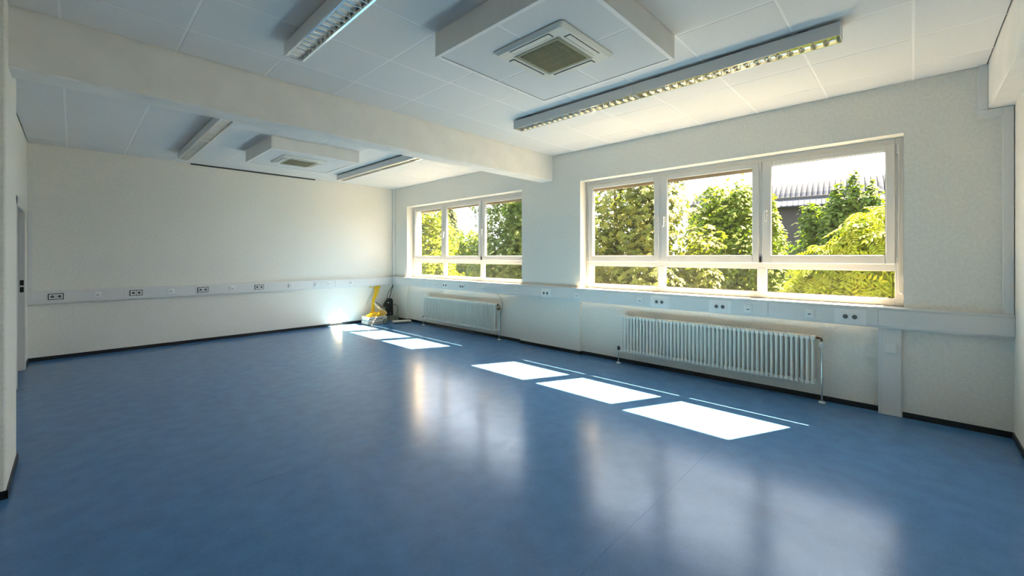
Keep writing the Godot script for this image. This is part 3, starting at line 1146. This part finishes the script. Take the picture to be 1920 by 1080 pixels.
func build_outside() -> void:
	var g := setting("ground", "grey paved yard outside")
	var st := mb()
	bx(st, V(5.9, GY - 0.3, -90), V(110, GY, 70))
	obj("paving", st, "paving", g)
	st = mb()
	bx(st, V(WX + 0.02, GY - 0.3, EZ - 6), V(WX + 0.40, -0.25, RZ + 6))
	var f := obj("wall_facade", st, "smooth_paint")
	f.set_meta("kind", "structure")
	build_hall()
	build_house()
	var palm := leaf_palmate()
	var lobed := leaf_lobed()
	var pinnate := leaf_pinnate()
	var spray := leaf_spray()
	# blobs: centre, radii, leaves
	tree("large olive-green chestnut tree outside the window beside the right wall", "chestnut_tree", "leaf_olive", palm, 0.30, V(13.2, GY, -7.3),
		[[V(13.2, 2.0, -7.6), V(2.3, 4.3, 2.6), 5200], [V(12.4, 0.0, -5.9), V(1.6, 2.8, 1.35), 2200], [V(12.6, 3.0, -5.95), V(1.3, 1.7, 0.95), 1300], [V(11.8, 0.6, -8.0), V(1.5, 2.6, 1.9), 2200], [V(13.6, 0.2, -4.75), V(1.1, 2.6, 0.8), 1500]], 0.9)
	tree("bright maple outside, showing between chestnut and metal-roofed hall", "maple_tree", "leaf_maple", lobed, 0.20, V(17.2, GY, -5.0),
		[[V(17.2, 1.6, -5.0), V(1.5, 2.7, 1.35), 3800], [V(16.6, 0.4, -4.3), V(1.2, 2.3, 0.9), 2000], [V(18.2, 0.8, -6.4), V(1.2, 2.8, 1.1), 2400], [V(17.0, 3.2, -5.5), V(0.9, 1.1, 0.7), 800], [V(17.0, 3.3, -4.5), V(0.8, 0.9, 0.55), 700]], 1.0)
	tree("slim bright maple in front of the hall's dark end", "maple_tree", "leaf_maple", lobed, 0.18, V(15.6, GY, -3.2),
		[[V(15.6, 1.0, -3.35), V(0.8, 2.3, 0.55), 1800], [V(15.4, -0.6, -2.9), V(0.8, 1.7, 0.75), 1100], [V(15.6, 2.7, -3.42), V(0.5, 0.8, 0.4), 500]], 1.05)
	tree("darker maple with upright shoots in front of the metal roof", "maple_tree", "leaf_dark", lobed, 0.20, V(19.5, GY, -2.4),
		[[V(19.5, 0.9, -2.3), V(1.6, 2.3, 1.45), 3600], [V(18.6, 2.4, -2.0), V(0.8, 1.15, 0.6), 800], [V(18.6, 3.0, -1.9), V(0.32, 1.25, 0.26), 420], [V(18.6, 3.3, -1.45), V(0.3, 1.35, 0.26), 420], [V(18.6, 2.7, -2.7), V(0.4, 0.9, 0.36), 300], [V(18.6, 2.5, -0.9), V(0.7, 1.2, 0.6), 700], [V(19.0, 3.6, -1.02), V(0.2, 0.6, 0.17), 120], [V(18.6, 1.4, -0.4), V(0.9, 1.6, 0.8), 900]], 1.25)
	tree("yellow-green ash with feathery leaves close outside the window", "ash_tree", "leaf_lime", pinnate, 0.42, V(12.2, GY, -0.6),
		[[V(12.2, 1.15, -0.75), V(1.0, 1.35, 0.75), 900], [V(11.8, 0.45, -1.55), V(0.9, 1.25, 0.6), 650], [V(11.8, 1.5, -0.25), V(0.8, 1.2, 0.5), 480], [V(11.6, -0.6, -0.8), V(1.1, 1.3, 1.3), 800]], 1.0)
	tree("yellow-green maple outside the window next to the end wall", "maple_tree", "leaf_lime", lobed, 0.26, V(17.2, GY, -24.6),
		[[V(17.2, 1.6, -24.9), V(1.9, 4.6, 2.4), 9000], [V(16.2, 0.4, -22.0), V(1.1, 1.5, 1.2), 1300], [V(16.4, -1.0, -20.9), V(1.1, 1.6, 1.3), 1200]], 1.0)
	tree("dark pointed spruce behind the yellow-green maple", "spruce_tree", "leaf_fir", spray, 0.50, V(22.2, GY, -28.9),
		[[V(22.2, 0.2, -28.9), V(2.1, 2.4, 2.1), 3600], [V(22.2, 2.6, -28.9), V(1.5, 2.2, 1.5), 2800], [V(22.2, 4.6, -28.9), V(0.85, 2.2, 0.85), 1500]], 1.0)
	tree("rounded light green tree between spruce and dark broadleaf", "garden_tree", "leaf_maple", lobed, 0.24, V(21.2, GY, -24.4),
		[[V(21.2, 1.0, -24.4), V(1.7, 2.8, 1.7), 6000], [V(20.6, -0.6, -23.4), V(1.2, 2.0, 1.2), 2200]], 1.15)
	tree("tall dark broadleaf tree with sky gaps beside the pillar", "broadleaf_tree", "leaf_dark", palm, 0.26, V(13.4, GY, -12.8),
		[[V(13.4, 4.0, -12.9), V(1.7, 2.0, 2.1), 2300], [V(13.0, 1.2, -12.8), V(1.6, 1.9, 1.9), 4200], [V(13.0, -1.2, -12.4), V(1.6, 1.6, 2.0), 3400], [V(12.6, 2.6, -11.3), V(1.0, 2.2, 1.0), 1900]], 1.0)

func build_hall() -> void:
	var t := thing("hall", "long dark hall with a curved grey metal roof behind the trees", "building", V(29, GY - 0.2, -2))
	t.rotation.y = deg_to_rad(5.0)
	var z0 := -9.0
	var z1 := 10.0
	var st := mb()
	bx(st, V(0.6, 0, z0), V(12, 8.2, z1))
	obj("wall", st, "hall_wall", t)
	st = mb()
	bx(st, V(0.95, 8.42, z0), V(1.15, 8.66, z1), 0.01)
	obj("gutter", st, "hall_gutter", t)
	# lower roof strips and the curved upper roof, one piece per standing seam
	var pitch := 0.272
	st = mb()
	quad(st, V(0, 8.05, 0.012), V(0, 8.05, pitch - 0.012), V(0.95, 8.50, pitch - 0.012), V(0.95, 8.50, 0.012), V(-0.43, 0.9, 0).normalized())
	quad(st, V(0, 7.99, 0.012), V(0, 7.99, pitch - 0.012), V(0, 8.05, pitch - 0.012), V(0, 8.05, 0.012), V(-1, 0, 0))
	bx(st, V(0.0, 8.03, -0.012), V(0.03, 8.10, 0.012))
	for k in 4:
		var a := V(0.95 * k / 4.0, 8.05 + 0.45 * k / 4.0, 0)
		var b := V(0.95 * (k + 1) / 4.0, 8.05 + 0.45 * (k + 1) / 4.0, 0)
		quad(st, a + V(0, 0, -0.014), a + V(0, 0.05, 0), b + V(0, 0.05, 0), b + V(0, 0, -0.014), V(-0.2, 0.4, -0.8).normalized())
		quad(st, a + V(0, 0, 0.014), a + V(0, 0.05, 0), b + V(0, 0.05, 0), b + V(0, 0, 0.014), V(-0.2, 0.4, 0.8).normalized())
	var low := st.commit()
	low.surface_set_material(0, M["roof_metal"])
	st = mb()
	var prof := []
	for k in 9:
		var a := deg_to_rad(lerpf(152.0, 90.0, k / 8.0))
		prof.append(V(4.9 + cos(a) * 4.2, 7.86 - 1.10 + sin(a) * 3.22 - 0.0, 0))
	for k in 8:
		var n: Vector3 = V(-(prof[k + 1].y - prof[k].y), prof[k + 1].x - prof[k].x, 0).normalized()
		var seg := 4
		for j in seg:
			var u0 := float(j) / seg
			var u1 := float(j + 1) / seg
			var h0 := 0.045 * sin(PI * u0)
			var h1 := 0.045 * sin(PI * u1)
			var nn := (n + V(0, 0, (u0 + u1 - 1.0) * 0.55)).normalized()
			quad(st, prof[k] + n * h0 + V(0, 0, u0 * pitch), prof[k] + n * h1 + V(0, 0, u1 * pitch), prof[k + 1] + n * h1 + V(0, 0, u1 * pitch), prof[k + 1] + n * h0 + V(0, 0, u0 * pitch), nn)
		quad(st, prof[k] + V(0, 0, -0.006), prof[k] + n * 0.035 + V(0, 0, -0.006), prof[k + 1] + n * 0.035 + V(0, 0, -0.006), prof[k + 1] + V(0, 0, -0.006), V(0, 0, -1))
		quad(st, prof[k] + V(0, 0, 0.006), prof[k] + n * 0.035 + V(0, 0, 0.006), prof[k + 1] + n * 0.035 + V(0, 0, 0.006), prof[k + 1] + V(0, 0, 0.006), V(0, 0, 1))
	var up := st.commit()
	up.surface_set_material(0, M["roof_metal"])
	var n_panels := int((z1 - z0) / pitch)
	for k in n_panels:
		copy_mesh("eave_panel", low, V(0, 0, z0 + k * pitch), t)
		copy_mesh("roof_panel", up, V(0, 0, z0 + k * pitch), t)
	st = mb()
	bx(st, V(4.9, 7.6, z0), V(12, 9.90, z0 + n_panels * pitch))
	obj("rear_roof", st, "roof_seam", t)
	st = mb()
	tube(st, [V(3.7, 8.8, -4.72), V(3.7, 10.0, -4.72)], 0.13, 12)
	lathe(st, V(3.7, 9.98, -4.72), Vector3.UP, [[0.0, 0.17], [0.05, 0.17], [0.12, 0.0]], 12)
	obj("vent_pipe", st, "hall_gutter", t)
	for d in [[-7.36, -6.55, 2.0, 3.54], [-3.67, -2.77, 2.0, 3.47], [-0.6, 0.3, 2.2, 3.3]]:
		st = mb()
		bx(st, V(0.52, d[2], d[0]), V(0.62, d[3], d[1]), 0.01)
		var pnl := obj("pale_panel", st, "hall_panel", t)
		st = mb()
		for k in 4:
			var y: float = d[2] + 0.1 + 0.3 * k
			bx(st, V(0.505, y, d[0] + 0.05), V(0.525, y + 0.03, d[1] - 0.05))
		obj("panel_rib", st, "hall_gutter", pnl)

func build_house() -> void:
	var t := thing("house", "small house with a red tiled roof far outside, below the dark broadleaf", "building", V(32.5, GY, -35.2))
	var st := mb()
	bx(st, V(-3, 0, -4), V(3, 2.3, 4))
	obj("wall", st, "house_wall", t)
	var tile := mb()
	bx(tile, V(-0.13, 0, -0.15), V(0.13, 0.03, 0.15), 0.008)
	var tm := tile.commit()
	tm.surface_set_material(0, M["roof_tile"])
	for side in [-1.0, 1.0]:
		var slope := Basis(V(0, 0, 1), side * -0.60)
		st = mb()
		quad(st, V(side * 3.4, 2.05, -4.3), V(side * 3.4, 2.05, 4.3), V(0, 4.35, 4.3), V(0, 4.35, -4.3), V(side * 0.56, 0.83, 0))
		obj("roof_deck", st, "roof_tile", t)
	# tiles on the sides that face the room
	var slope_w := Basis(V(0, 0, 1), 0.594)
	for r in 14:
		for k in 20:
			if t.get_child_count() > 290:
				break
			var u := (r + 0.5) / 14.0
			var o := copy_mesh("roof_tile", tm, V(lerpf(-3.4, 0, u), lerpf(2.05, 4.35, u) + 0.03, 4.2 - 0.305 * k), t)
			o.basis = slope_w
	for z in [-4.0, 4.0]:
		st = mb()
		tri(st, V(-3.0, 2.3, z), V(3.0, 2.3, z), V(0, 4.30, z), V(0, 0, signf(z)))
		obj("gable", st, "house_wall", t)
	st = mb()
	bx(st, V(-3.06, 0.9, 1.0), V(-2.99, 1.9, 2.2), 0.01)
	obj("window", st, "hall_gutter", t)

func leaf_blade(st: SurfaceTool, base: Vector3, dir: Vector3, up: Vector3, l: float, w: float) -> void:
	# a folded leaflet: four triangles about a midrib
	var side := dir.cross(up).normalized()
	var m := base + dir * l * 0.55 + up * l * 0.04
	var tip := base + dir * l - up * l * 0.10
	for s in [-1.0, 1.0]:
		var e: Vector3 = base + dir * l * 0.55 + side * s * w * 0.5 - up * l * 0.05
		var n: Vector3 = (up + side * s * 0.35).normalized()
		tri(st, base, m, e, n)
		tri(st, m, tip, e, n)

func leaf_palmate() -> ArrayMesh:
	var st := mb()
	for k in 5:
		var a := deg_to_rad(-95.0 + 47.5 * k)
		var l := [0.36, 0.47, 0.54, 0.47, 0.36][k] as float
		leaf_blade(st, V(0, 0, 0), V(sin(a), -0.28, cos(a)).normalized(), Vector3.UP, l, l * 0.42)
	return st.commit()

func leaf_lobed() -> ArrayMesh:
	var st := mb()
	for k in 3:
		var a := deg_to_rad(-62.0 + 62.0 * k)
		var l := [0.52, 0.70, 0.52][k] as float
		leaf_blade(st, V(0, 0, -0.2), V(sin(a), -0.12, cos(a)).normalized(), Vector3.UP, l, l * 0.66)
	return st.commit()

func leaf_pinnate() -> ArrayMesh:
	var st := mb()
	for k in 6:
		var u := k / 5.0
		var at := V(0, -0.22 * u * u, -0.3 + 0.85 * u)
		for s in [-1.0, 1.0]:
			leaf_blade(st, at, V(s * 0.9, -0.30, 0.42).normalized(), Vector3.UP, 0.34 * (1.0 - 0.35 * absf(u - 0.4)), 0.13)
	leaf_blade(st, V(0, -0.22, 0.55), V(0, -0.4, 1).normalized(), Vector3.UP, 0.3, 0.12)
	return st.commit()

func leaf_spray() -> ArrayMesh:
	var st := mb()
	leaf_blade(st, V(0, 0, -0.4), V(0, -0.18, 1).normalized(), Vector3.UP, 1.0, 0.10)
	for k in 6:
		var u := k / 6.0
		for s in [-1.0, 1.0]:
			leaf_blade(st, V(0, -0.1 * u, -0.4 + 0.8 * u), V(s * 0.8, -0.12, 0.7).normalized(), Vector3.UP, 0.42 * (1.0 - 0.6 * u), 0.08)
	return st.commit()

func tree(label: String, called: String, leaf_mat: String, leaf: ArrayMesh, size: float, foot: Vector3, blobs: Array, tone: float) -> void:
	var t := thing(called, label, "tree", foot)
	# trunk and limbs
	var st := mb()
	var c0: Vector3 = blobs[0][0] - foot
	tube(st, bez([Vector3.ZERO, V(0.1, c0.y * 0.4, -0.06), V(c0.x * 0.6, c0.y * 0.8, c0.z * 0.6), c0 + V(0, blobs[0][1].y * 0.5, 0)], 12), 0.17, 9, true, 0.04)
	obj("trunk", st, "bark", t)
	for k in range(1, blobs.size()):
		st = mb()
		var c: Vector3 = blobs[k][0] - foot
		tube(st, bez([V(c0.x * 0.3, minf(c0.y, c.y) * 0.62, c0.z * 0.3), V(c.x * 0.6, minf(c0.y, c.y) * 0.8, c.z * 0.6), c + V(0, blobs[k][1].y * 0.4, 0)], 9), 0.07, 7, true, 0.018)
		obj("branch", st, "bark", t)
	var total := 0
	for b in blobs:
		total += b[2]
	var mm := MultiMesh.new()
	mm.transform_format = MultiMesh.TRANSFORM_3D
	mm.use_colors = true
	mm.mesh = leaf
	mm.instance_count = total
	var i := 0
	var bump := FastNoiseLite.new()
	bump.seed = 77
	bump.frequency = 0.9
	bump.fractal_octaves = 2
	for b in blobs:
		for k in b[2]:
			var d := V(rng.randfn(), rng.randfn(), rng.randfn()).normalized()
			var rel: Vector3 = b[0] - foot
			var lump := 1.0 + 0.34 * bump.get_noise_3dv((b[0] + d * b[1]) * 1.3)
			var r := pow(rng.randf(), 0.38) * lump
			var p: Vector3 = rel + d * b[1] * r
			# leaves face outwards and upwards, and droop
			var up := (d * 0.75 + V(0, 0.75, 0) + V(rng.randfn(), rng.randfn(), rng.randfn()) * 0.38).normalized()
			var fwd := (V(d.x, -0.25, d.z) + V(rng.randfn(), rng.randfn() * 0.5, rng.randfn()) * 0.6)
			fwd = (fwd - up * fwd.dot(up)).normalized()
			var bs := Basis(up.cross(fwd), up, fwd).scaled(Vector3.ONE * size * rng.randf_range(0.7, 1.3))
			mm.set_instance_transform(i, Transform3D(bs, p))
			var v := tone * rng.randf_range(0.72, 1.22)
			mm.set_instance_color(i, Color(v * rng.randf_range(0.9, 1.12), v, v * rng.randf_range(0.8, 1.1)))
			i += 1
	var o := MultiMeshInstance3D.new()
	o.name = "foliage"
	o.multimesh = mm
	o.material_override = M[leaf_mat]
	o.set_meta("kind", "stuff")
	t.add_child(o)
